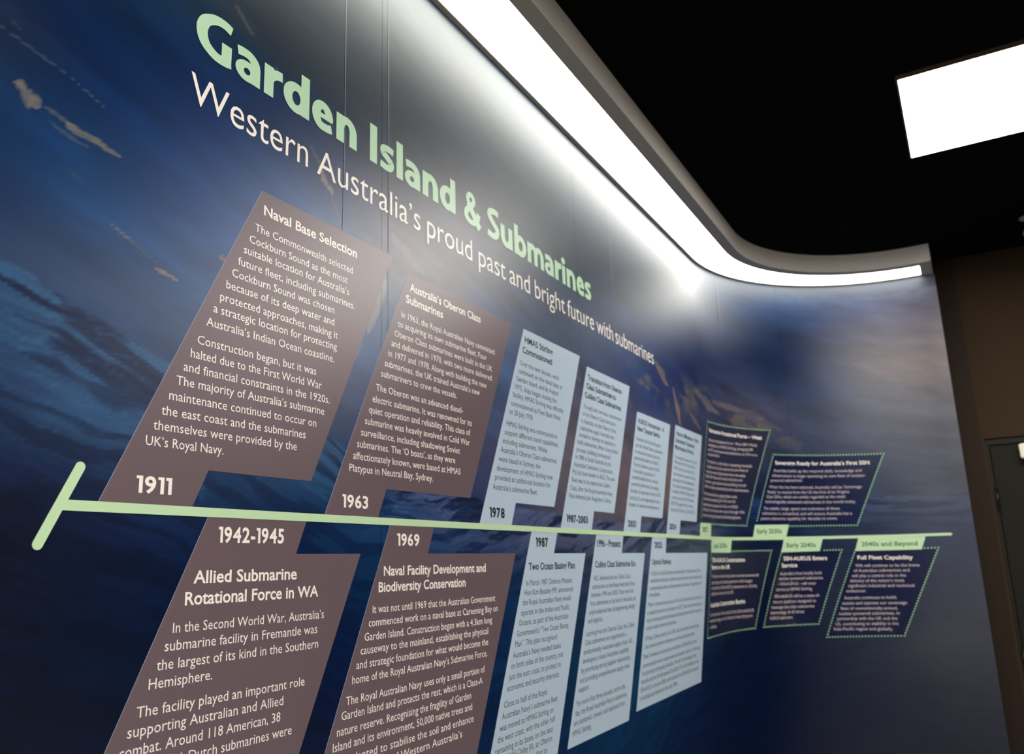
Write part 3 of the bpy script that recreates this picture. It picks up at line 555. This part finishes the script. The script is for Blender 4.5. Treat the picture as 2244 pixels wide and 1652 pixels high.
TX={
'1911':[('H','Naval Base Selection',0.9427,0.6066,1.1882,0.6066),('B','The Commonwealth selected',0.9245,0.5706,1.1767,0.5706),('B','Cockburn Sound as the most',0.9131,0.5461,1.1617,0.5461),('B','suitable location for Australia’s',0.9021,0.5234,1.1667,0.5234),('B','future fleet, including submarines.',0.8912,0.4995,1.1837,0.4995),('B','Cockburn Sound was chosen',0.8798,0.4758,1.126,0.4758),('B','because of its deep water and',0.8693,0.4526,1.1259,0.4526),('B','protected approaches, making it',0.8582,0.4289,1.1366,0.4289),('B','a strategic location for protecting',0.8464,0.4063,1.1344,0.4063),('B','Australia’s Indian Ocean coastline.',0.8344,0.3816,1.1276,0.3816),('B','Construction began, but it was',0.8195,0.3487,1.0806,0.3487),('B','halted due to the First World War',0.8086,0.3253,1.095,0.3253),('B','and financial constraints in the 1920s.',0.7974,0.3021,1.1173,0.3021),('B','The majority of Australia’s submarine',0.7861,0.2791,1.1034,0.2791),('B','maintenance continued to occur on',0.7754,0.2547,1.0836,0.2547),('B','the east coast and the submarines',0.7642,0.2309,1.0574,0.2309),('B','themselves were provided by the',0.7524,0.208,1.0369,0.208),('B','UK’s Royal Navy.',0.7417,0.1845,0.8794,0.1845),('D','1911',0.7312,0.1174,0.7891,0.1174)],
'1963':[('H','Australia’s Oberon Class',1.364,0.5894,1.6563,0.5894),('H','Submarines',1.35,0.5591,1.4914,0.5591),('B','In 1963, the Royal Australian Navy committed',1.3335,0.5223,1.7198,0.5223),('B','to acquiring its own submarine fleet. Four',1.3217,0.4992,1.6808,0.4992),('B','Oberon Class submarines were built in the UK',1.3104,0.4753,1.7067,0.4753),('B','and delivered in 1970, with two more delivered',1.2999,0.452,1.702,0.452),('B','in 1977 and 1978. Along with building the new',1.2896,0.4281,1.6765,0.4281),('B','submarines, the UK trained Australia’s new',1.278,0.405,1.6438,0.405),('B','submariners to crew the vessels.',1.2666,0.3812,1.5424,0.3812),('B','The Oberon was an advanced diesel-',1.2508,0.3498,1.5677,0.3498),('B','electric submarine. It was renowned for its',1.2399,0.3252,1.6043,0.3252),('B','quiet operation and reliability. This class of',1.2289,0.302,1.5975,0.302),('B','submarine was heavily involved in Cold War',1.2174,0.2783,1.5939,0.2783),('B','surveillance, including shadowing Soviet',1.2063,0.2548,1.552,0.2548),('B','submarines. The ‘O boats’, as they were',1.1954,0.2315,1.5315,0.2315),('B','affectionately known, were based at HMAS',1.1843,0.2079,1.5527,0.2079),('B','Platypus in Neutral Bay, Sydney.',1.1741,0.1843,1.444,0.1843),('D','1963',1.155,0.117,1.2278,0.117)],
'1942':[('D','1942-1945',0.8773,0.0514,1.0125,0.0514),('H','Allied Submarine',0.8359,-0.0068,1.0448,-0.0068),('H','Rotational Force in WA',0.8231,-0.0366,1.0972,-0.0366),('B','In the Second World War, Australia’s',0.8055,-0.0728,1.1124,-0.0728),('B','submarine facility in Fremantle was',0.7937,-0.096,1.0968,-0.096),('B','the largest of its kind in the Southern',0.7829,-0.1199,1.0997,-0.1199),('B','Hemisphere.',0.7721,-0.1429,0.8785,-0.1429),('B','The facility played an important role',0.7562,-0.176,1.0691,-0.176),('B','supporting Australian and Allied',0.7445,-0.199,1.0221,-0.199),('B','combat. Around 118 American, 38',0.7344,-0.2223,1.0168,-0.2223),('B','British and 11 Dutch submarines were',0.722,-0.2458,1.0424,-0.2458)],
'1969':[('D','1969',1.318,0.0498,1.3921,0.0498),('H','Naval Facility Development and',1.2769,-0.0067,1.6515,-0.0067),('H','Biodiversity Conservation',1.2613,-0.0363,1.5644,-0.0363),('B','It was not until 1969 that the Australian Government',1.2441,-0.073,1.6906,-0.073),('B','commenced work on a naval base at Careening Bay on',1.2329,-0.0963,1.7009,-0.0963),('B','Garden Island. Construction began with a 4.3km long',1.2211,-0.1203,1.6739,-0.1203),('B','causeway to the mainland, establishing the physical',1.2104,-0.1428,1.6553,-0.1428),('B','and strategic foundation for what would become the',1.1991,-0.1663,1.6541,-0.1663),('B','home of the Royal Australian Navy’s Submarine Force.',1.1884,-0.1901,1.6486,-0.1901),('B','The Royal Australian Navy uses only a small portion of',1.1729,-0.2226,1.6372,-0.2226),('B','Garden Island and protects the rest, which is a Class-A',1.1613,-0.2453,1.6259,-0.2453),('B','nature reserve. Recognising the fragility of Garden',1.1503,-0.2694,1.5783,-0.2694),('B','Island and its environment, 50,000 native trees and',1.1403,-0.2925,1.5813,-0.2925),('B','were planted to stabilise the soil and enhance',1.1287,-0.3165,1.586,-0.3165),('B','habitat for some of Western Australia’s',1.1191,-0.3395,1.5395,-0.3395)],
'1978':[('H','HMAS Stirling',1.8848,0.5911,2.0541,0.5911),('H','Commissioned',1.8706,0.5602,2.0453,0.5602),('B','Over the next decade, work',1.8531,0.5229,2.089,0.5229),('B','continued on the naval base at',1.8415,0.4993,2.1065,0.4993),('B','Garden Island, and by August',1.8303,0.4762,2.0795,0.4762),('B','1975, ships began visiting the',1.8198,0.4522,2.064,0.4522),('B','facility. HMAS Stirling was officially',1.8086,0.4296,2.1052,0.4296),('B','commissioned as Fleet Base West',1.7969,0.4051,2.0851,0.4051),('B','on 28 July 1978.',1.7861,0.3817,1.9146,0.3817),('B','HMAS Stirling was constructed to',1.7711,0.3489,2.0563,0.3489),('B','support different naval capabilities,',1.7595,0.3256,2.0617,0.3256),('B','including submarines. While',1.7485,0.302,1.9896,0.302),('B','Australia’s Oberon Class submarines',1.7372,0.2786,2.0468,0.2786),('B','were based in Sydney, the',1.7263,0.2549,1.9468,0.2549),('B','development of HMAS Stirling now',1.7153,0.2311,2.0177,0.2311),('B','provided an additional location for',1.7048,0.2084,2.0024,0.2084),('B','Australia’s submarine fleet.',1.6934,0.1846,1.9242,0.1846),('D','1978',1.6756,0.1179,1.7457,0.1179)],
'1987b':[('H','Transition from Oberon',2.2958,0.5637,2.5749,0.5637),('H','Class Submarines to',2.2817,0.5339,2.5186,0.5339),('H','Collins Class Submarines',2.2668,0.5031,2.56,0.5031),('B','Though built overseas, maintenance',2.2522,0.4676,2.5559,0.4676),('B','of the Oberon Class took place',2.2416,0.4436,2.5012,0.4436),('B','in Australia. As the Oberon Class',2.2295,0.4198,2.5029,0.4198),('B','submarines aged, Australia also',2.2184,0.3967,2.483,0.3967),('B','wanted to develop its capacity to',2.2082,0.3745,2.4883,0.3745),('B','build submarines. After a long tender',2.1951,0.3516,2.5098,0.3516),('B','process, building commenced',2.1842,0.3277,2.4395,0.3277),('B','in 1989 in South Australia by the',2.1743,0.305,2.4419,0.305),('B','Australian Submarine Corporation',2.1615,0.282,2.4514,0.282),('B','Pty Ltd (now known as ASC). The new',2.1511,0.2592,2.467,0.2592),('B','fleet was to be named the Collins',2.1399,0.2353,2.425,0.2353),('B','Class, after the Royal Australian Navy',2.1288,0.2113,2.4401,0.2113),('B','Vice Admiral John Augustine Collins.',2.1171,0.1883,2.4263,0.1883),('D','1987-2003',2.0937,0.1197,2.2366,0.1197)],
'2021':[('H','AUKUS Announced – A',2.7183,0.4853,2.9959,0.4853),('H','New Chapter Begins',2.7053,0.4565,2.9417,0.4565),('B','Australia, the United Kingdom',2.6903,0.4206,2.9406,0.4206),('B','and the United States established',2.6778,0.3967,2.9587,0.3967),('B','an enhanced trilateral security',2.6656,0.3733,2.9229,0.3733),('B','partnership known as AUKUS.',2.6552,0.35,2.904,0.35),('B','The first initiative under AUKUS',2.643,0.3264,2.9107,0.3264),('B','is Australia’s acquisition of',2.6335,0.3037,2.8537,0.3037),('B','conventionally-armed, nuclear-',2.6216,0.2814,2.8856,0.2814),('B','powered submarines, leveraging',2.6113,0.2578,2.884,0.2578),('B','decades of experience from the UK',2.6001,0.234,2.8996,0.234),('B','and the US, and beginning the next',2.5876,0.2095,2.8824,0.2095),('B','chapter of submarine development.',2.5762,0.1869,2.8773,0.1869),('D','2021',2.5576,0.1193,2.6282,0.1193)],
'2024':[('H','Historic Milestone – First',3.1429,0.4935,3.439,0.4935),('H','Submarine Tendered',3.1287,0.4642,3.3738,0.4642),('H','Maintenance Period',3.1158,0.4356,3.3518,0.4356),('B','The inaugural Submarine Tendered',3.0996,0.398,3.3901,0.398),('B','Maintenance Period occurred at',3.0892,0.3764,3.3563,0.3764),('B','HMAS Stirling, marking the first',3.0785,0.3526,3.3405,0.3526),('B','time Australian personnel directly',3.0679,0.3288,3.3475,0.3288),('B','participated in the maintenance',3.055,0.3053,3.3242,0.3053),('B','of a nuclear-powered submarine',3.0436,0.2818,3.321,0.2818),('B','in Australia. HMAS Stirling hosted',3.0314,0.2593,3.3171,0.2593),('B','a month-long visit by USS Hawaii',3.021,0.2356,3.3025,0.2356),('B','(SSN 776) supported by a tender',3.0107,0.2128,3.2885,0.2128),('B','ship, the USS Emory S. Land (AS 39).',3,0.1888,3.3012,0.1888),('D','2024',2.9722,0.1207,3.0489,0.1207)],
'1987':[('D','1987',1.9035,0.051,1.9729,0.051),('H','Two Ocean Basing Plan',1.8607,-0.0071,2.1335,-0.0071),('B','In March 1987, Defence Minister',1.844,-0.0444,2.111,-0.0444),('B','Hon Kim Beazley MP, announced',1.8332,-0.0673,2.1134,-0.0673),('B','the Royal Australian Navy would',1.8219,-0.0904,2.0961,-0.0904),('B','operate in the Indian and Pacific',1.8112,-0.1138,2.0846,-0.1138),('B','Oceans, as part of the Australian',1.7994,-0.1368,2.0756,-0.1368),('B','Government’s “Two Ocean Basing',1.7882,-0.1605,2.0729,-0.1605),('B','Plan”. This plan recognised',1.7778,-0.1839,2.0025,-0.1839),('B','Australia’s Navy needed bases',1.7655,-0.2076,2.0218,-0.2076),('B','on both sides of the country, not',1.7546,-0.2304,2.0336,-0.2304),('B','just the east coast, to protect its',1.7436,-0.2537,2.0178,-0.2537),('B','economic and security interests.',1.733,-0.2769,2.0072,-0.2769),('B','Close to half of the Royal',1.7172,-0.3102,1.9319,-0.3102),('B','Australian Navy’s submarine fleet',1.7063,-0.3335,1.99,-0.3335),('B','was moved to HMAS Stirling on',1.695,-0.3568,1.9641,-0.3568),('B','the west coast, with the other half',1.6838,-0.3789,1.9727,-0.3789),('B','remaining in its bases on the east',1.6726,-0.401,1.9567,-0.401),('B','coast. HMAS Oxley (II), an Oberon',1.6624,-0.4212,1.9503,-0.4212),('B','Class submarine was the first to',1.6518,-0.4427,1.9208,-0.4427)],
'1996':[('D','1996 - Present',2.2964,0.0533,2.4803,0.0533),('H','Collins Class Submarine Era',2.2737,-0.0072,2.6003,-0.0072),('B','ASC delivered the six Collins Class',2.2576,-0.0437,2.5468,-0.0437),('B','submarines to the Royal Australian Navy',2.2457,-0.0671,2.5853,-0.0671),('B','between 1996 and 2003. They were the',2.2348,-0.0897,2.5651,-0.0897),('B','first submarines to be built in Australia, an',2.2238,-0.1133,2.5805,-0.1133),('B','unprecedented feat of engineering, design',2.2121,-0.1368,2.5699,-0.1368),('B','and logistics.',2.2013,-0.1596,2.308,-0.1596),('B','Learning from the Oberon Class, the Collins',2.1858,-0.1931,2.5535,-0.1931),('B','Class submarines are supported by a',2.1753,-0.2161,2.4842,-0.2161),('B','predominantly Australian supply chain. ASC',2.1631,-0.2398,2.5353,-0.2398),('B','developed a robust Australian capability',2.1529,-0.2628,2.4957,-0.2628),('B','by prioritising strong supplier relationships',2.1407,-0.2863,2.5034,-0.2863),('B','and providing comprehensive supply chain',2.1298,-0.3098,2.4933,-0.3098),('B','support.',2.1181,-0.3321,2.1879,-0.3321),('B','For more than three decades, and to this',2.1028,-0.3645,2.4494,-0.3645),('B','day, the Royal Australian Navy’s submarines',2.0914,-0.3876,2.4567,-0.3876),('B','are sustained, crewed, and deployed from',2.0801,-0.4103,2.436,-0.4103),('B','HMAS Stirling.',2.0688,-0.4338,2.1883,-0.4338)],
'2023':[('D','2023',2.7964,0.0521,2.8731,0.0521),('H','Optimal Pathway',2.7593,-0.0048,2.9624,-0.0048),('B','In 2023, the AUKUS partners announced the “Optimal Pathway” that',2.7424,-0.0404,3.3148,-0.0404),('B','would allow Australia to safely and securely operate and sustain its own',2.7312,-0.064,3.3304,-0.064),('B','conventionally-armed, nuclear-powered submarines. The pathway has',2.72,-0.0887,3.3096,-0.0887),('B','three phases.',2.7095,-0.1105,2.8188,-0.1105),('B','Phase 1 involves increased visits of UK and US submarines to Australia, and',2.6949,-0.1416,3.3162,-0.1416),('B','a rotational presence in Australia from 2027. These visits and rotations are',2.6804,-0.1667,3.3036,-0.1667),('B','key to ensuring Australia develops the infrastructure and skills required to',2.672,-0.1905,3.2935,-0.1905),('B','sustain nuclear-powered submarines.',2.6589,-0.2138,2.9726,-0.2138),('B','In Phase 2, from as early as the 2030s, the US will deliver three Virginia',2.6436,-0.2453,3.2332,-0.2453),('B','Class nuclear-powered submarines to the Royal Australian Navy.',2.6328,-0.2704,3.1733,-0.2704),('B','Phase 3 involves the construction and delivery of SSN-AUKUS, a new',2.6191,-0.2995,3.1937,-0.2995),('B','conventionally-armed, nuclear-powered submarine, based on a UK design',2.6064,-0.3257,3.2293,-0.3257),('B','incorporating cutting-edge Australian, UK and US technologies. Both',2.5963,-0.3484,3.1703,-0.3484),('B','Australia and the UK will operate SSN-AUKUS. The UK will deliver its own',2.5827,-0.3721,3.1971,-0.3721),('B','SSN-AUKUS in the late 2030s, with Australia’s first SSN-AUKUS to be built',2.5728,-0.3954,3.1903,-0.3954),('B','in Australia and delivered in the early 2040s.',2.5631,-0.4188,2.9354,-0.4188)],
'2027':[('H','Submarine Rotational Force – West',3.6142,0.5665,4.0631,0.5653),('B','Submarine Rotational Force – West (SRF–West)',3.5974,0.5228,4.0241,0.5308),('B','establishes at HMAS Stirling, bringing UK',3.5853,0.4998,3.996,0.507),('B','and US nuclear-powered submarines to WA on a',3.5755,0.4776,4.0191,0.483),('B','rotational basis.',3.5627,0.4552,3.7102,0.4597),('B','The initiative is a key step in preparing Australia',3.5465,0.4232,3.9749,0.4275),('B','to safely and securely operate its own fleet of',3.5326,0.3996,3.9437,0.405),('B','nuclear-powered submarines from the early',3.5189,0.3766,3.9186,0.38),('B','2030s. SRF–West will create local jobs and',3.5056,0.3546,3.8925,0.358),('B','economic opportunities while building critical',3.4933,0.3313,3.9148,0.3346),('B','skills in nuclear stewardship and maintenance.',3.4801,0.3094,3.9379,0.311),('B','Infrastructure upgrades are',3.4639,0.2768,3.8347,0.279),('B','underway, preparing for UK and US',3.4507,0.2545,3.8194,0.2564),('B','personnel to prepare for life at HMAS',3.4395,0.2295,3.8363,0.2324),('B','Stirling. The increase will rotate through WA',3.4281,0.2085,3.8864,0.2088),('B','and is strongly based in Rockingham.',3.417,0.1839,3.8539,0.1847),('D','2027',3.3881,0.12,3.4653,0.1194)],
'2030':[('H','Sovereign Ready for Australia’s First SSN',4.1325,0.4465,4.6325,0.4409),('B','Australia builds up the required skills, knowledge and',4.1171,0.411,4.5906,0.4065),('B','infrastructure to begin operating its own fleet of nuclear-',4.1049,0.387,4.6067,0.3815),('B','powered submarines.',4.0919,0.3631,4.2822,0.3645),('B','When this has been achieved, Australia will be ‘Sovereign',4.0779,0.3321,4.5805,0.3268),('B','Ready’ to receive from the US the first of its Virginia',4.0657,0.3076,4.5181,0.3046),('B','Class SSNs, which are widely regarded as the most',4.0532,0.2849,4.4953,0.2817),('B','technologically advanced submarines in the world today.',4.041,0.2615,4.5434,0.2557),('B','The stealth, range, speed and endurance of these',4.0263,0.2299,4.46,0.225),('B','submarines is unmatched, and will ensure Australia has a',4.0138,0.2068,4.5179,0.1994),('B','potent submarine capability for decades to come.',4.0023,0.1825,4.4432,0.178),('D','Early 2030s',3.9653,0.1189,4.128,0.1191)],
'2030L':[('D','Late 2030s',3.5361,0.0543,3.7011,0.0552),('H','SSN-AUKUS Construction',3.5001,-0.0044,3.8522,-0.0073),('H','Begins in the UK',3.483,-0.0341,3.7145,-0.0354),('B','10 years to build, long-lead nuclear-powered',3.4747,-0.0679,3.9434,-0.0745),('B','planning and build partner will begin',3.4626,-0.0926,3.8952,-0.0987),('B','construction of SSN-AUKUS submarines at a facility',3.4524,-0.1147,3.9277,-0.1221),('B','at Barrow-in-Furness in the UK.',3.4408,-0.1381,3.7278,-0.1413),('H','Australian Construction Begins',3.4146,-0.184,3.8213,-0.1874),('B','Construction of Australia’s first SSN-AUKUS',3.3988,-0.2181,3.8849,-0.228),('B','submarine begins at the Osborne Naval Shipyard',3.3885,-0.2412,3.8696,-0.2497),('B','in Adelaide.',3.3769,-0.2651,3.4776,-0.2675)],
'2040':[('D','Early 2040s',4.1486,0.0519,4.3134,0.0501),('H','SSN-AUKUS Enters',4.1219,-0.0078,4.3654,-0.012),('H','Service',4.105,-0.0399,4.1985,-0.0399),('B','Australia’s first locally built',4.0894,-0.0742,4.3287,-0.077),('B','nuclear-powered submarine',4.0783,-0.0959,4.3311,-0.1007),('B','– SSN-AUKUS – will enter',4.0677,-0.1198,4.2933,-0.1242),('B','service at HMAS Stirling.',4.0545,-0.1446,4.2686,-0.148),('B','SSN-AUKUS will be a state-of-',4.0379,-0.175,4.3047,-0.1803),('B','the-art platform designed to',4.026,-0.1994,4.2807,-0.2036),('B','leverage the best submarine',4.0145,-0.223,4.2685,-0.2276),('B','technology of all three',4.0025,-0.2461,4.2082,-0.2502),('B','AUKUS partners.',3.9913,-0.2695,4.1401,-0.2719)],
'2040B':[('D','2040s and Beyond',4.5442,0.0465,4.8007,0.0408),('H','Full Fleet Capability',4.5179,-0.0144,4.7713,-0.0222),('B','WA will continue to be the home',4.5025,-0.0497,4.7958,-0.0562),('B','of Australian submarines and',4.4909,-0.0729,4.7491,-0.0782),('B','will play a central role in the',4.4788,-0.0965,4.7301,-0.1018),('B','delivery of the nation’s most',4.4672,-0.1196,4.7193,-0.1249),('B','significant industrial and technical',4.4556,-0.1423,4.7601,-0.1497),('B','endeavour.',4.4434,-0.166,4.5391,-0.1677),('B','Australia continues to build,',4.4281,-0.1973,4.6759,-0.202),('B','sustain and operate our sovereign',4.4161,-0.2215,4.7177,-0.228),('B','fleet of conventionally-armed,',4.405,-0.245,4.6737,-0.2516),('B','nuclear-powered submarines, in',4.393,-0.2683,4.6789,-0.2743),('B','partnership with the UK and the',4.3815,-0.2908,4.6661,-0.2981),('B','US, contributing to stability in the',4.3694,-0.3147,4.6681,-0.3214),('B','Indo-Pacific region and globally.',4.3582,-0.3367,4.6398,-0.3455)],
}

NAME = {'1911': 'tall mauve slanted panel headed Naval Base Selection, above the line, dated 1911',
 '1963': 'mauve slanted text panel above the green line, dated 1963',
 '1978': 'largest pale blue slanted text panel above the green line, dated 1978',
 '1987b': 'pale blue text panel with a three-line heading above the line, dated 1987-2003',
 '2021': 'narrow pale blue text panel above the green line, dated 2021',
 '2024': 'narrowest pale blue text panel above the green line, dated 2024',
 '1942': 'mauve slanted panel headed Allied Submarine Rotational Force in WA, below the line, dated 1942-1945',
 '1969': 'mauve panel headed Naval Facility Development and Biodiversity Conservation, below the line, dated 1969',
 '1987': 'pale blue panel headed Two Ocean Basing Plan, below the line, dated 1987',
 '1996': 'pale blue text panel below the green line, dated 1996 - Present',
 '2023': 'wide pale blue panel headed Optimal Pathway, below the line, dated 2023',
 '2027': 'dotted outline panel in the bend of the wall above the line, with green tag 2027',
 '2030': 'wide dotted outline panel headed Sovereign Ready, with green tag Early 2030s',
 '2030L': 'dotted outline panel in the bend below the line, with green tag Late 2030s',
 '2040': 'smallest dotted outline panel, with green tag Early 2040s',
 '2040B': 'dotted outline panel headed Full Fleet Capability, with green tag 2040s and Beyond, rightmost of all'}
def panel_text(root, key, hm, bm_, dm, dd):
    lines = TX[key]; para = None; lastz = None
    for st_, txt, s0, z0, s1, z1 in lines:
        if st_ == 'D':
            L = Letters(dd + 0.0005)
            cap = 0.0238 if key in ('1911', '1963', '1942', '1969', '1978', '1987') else 0.021
            if any(c.isdigit() for c in txt) and not any(c.isalpha() for c in txt): L.numerals(txt, s0, z0, s1, z1, cap, 0.028)
            else: L.line(txt, s0, z0, s1, z1, cap, 0.014)
            adopt(L.build('date', dm, layer=0.00004), root)
    for kind, nm, mt, cap, off in (('H', 'heading', hm, 0.0184, 0.019), ('B', 'paragraph', bm_, 0.0137, 0.0)):
        cur = None; lastz = None
        for st_, txt, s0, z0, s1, z1 in lines:
            if st_ != kind: continue
            if cur is None or abs(lastz - z0) > 0.0345 - (0.004 if kind == 'B' else 0):
                if cur: adopt(cur.build(nm, mt), root)
                cur = Letters(dd)
            cur.line(txt, s0, z0, s1, z1, cap, off, 2 if kind == 'B' else 3); lastz = z0
        if cur: adopt(cur.build(nm, mt), root)
SL = 0.476
for key, poly in PO.items():
    p = [list(v) for v in poly]
    if key in ('1911', '1963', '1978', '1987b', '2021', '2024'):
        p[0][1] = p[1][1] = (p[0][1] + p[1][1]) / 2; p[2][1] = p[3][1] = 0.158; p[4][1] = p[5][1] = 0.1005
    else:
        p[0][1] = p[1][1] = 0.091; p[2][1] = p[3][1] = 0.0347
        if key in ('1942', '1969', '1987'):
            zb = -0.62
            for k in (4, 5):
                s_, z_ = p[k]; p[k] = [s_ + (zb - z_) * SL, zb]
        else: p[4][1] = p[5][1] = (p[4][1] + p[5][1]) / 2
    mauve = key in ('1911', '1963', '1942', '1969')
    root = empty('info_panel', wpos(p[0][0], p[0][1])); tag(root, NAME[key], 'info panel', 'timeline text panels')
    adopt(sheet('backing', [p], 0.0006, 0.0010, M['mauve'] if mauve else M['pale']), root)
    tl_, bl_ = p[0], p[-1]
    if mauve: adopt(sheet('edge_glint', [[(tl_[0] - .0005, tl_[1]), (tl_[0] + .0001, tl_[1]), (bl_[0] + .0001, bl_[1]), (bl_[0] - .0005, bl_[1])]], 0.0007, 0.0009, M['edge']), root)  # light caught on the vinyl edge, painted as a thin pale strip
    if mauve: panel_text(root, key, M['cream'], M['cream'], M['cream'], 0.0012)
    else: panel_text(root, key, M['ink_bold'], M['ink'], M['ink_bold'], 0.0012)
for key, (out, tg) in DO.items():
    root = empty('info_panel', wpos(out[0][0], out[0][1])); tag(root, NAME[key], 'info panel', 'timeline text panels')
    adopt(sheet('backing', [out], 0.0010, 0.0012, M['navy_tint']), root)
    up = key in ('2027', '2030'); t = [list(v) for v in tg]
    if up: t[2][1] -= 0.004; t[3][1] -= 0.004
    else: t[0][1] += 0.004; t[1][1] += 0.004
    adopt(sheet('date_tag', [t], 0.0006, 0.0018, M['green']), root)
    bm = bmesh.new()
    for i in range(4):
        a, b_ = out[i], out[(i + 1) % 4]; ln = math.hypot(b_[0] - a[0], b_[1] - a[1]); pitch = 0.0145 if i % 2 == 0 else 0.0135
        n = int(ln / pitch)
        for k in range(n):
            s = a[0] + (b_[0] - a[0]) * k / n; z = a[1] + (b_[1] - a[1]) * k / n
            ss_ = sorted(v[0] for v in tg); zz_ = sorted(v[1] for v in tg)
            if ss_[1] - 0.01 < s < ss_[2] + 0.01 and zz_[0] - 0.012 < z < zz_[3] + 0.012: continue
            r = 0.0037
            ring = [bm.verts.new(wpos(s + r * math.cos(q_), z + r * math.sin(q_), 0.0015)) for q_ in [2 * math.pi * j / 8 for j in range(8)]]
            f_ = bm.faces.new(ring); f_.normal_update()
            if f_.normal.dot(Vector((min(CU, ring[0].co.x) - ring[0].co.x, CN - 1 - ring[0].co.y, 0))) < 0: f_.normal_flip()
    o = adopt(bm_obj('dotted_outline', bm, M['dot']), root); o['kind'] = 'stuff'; o['label'] = 'dotted green outline'
    panel_text(root, key, M['cream'], M['pinkcream'], M['ink_green'], 0.0016)
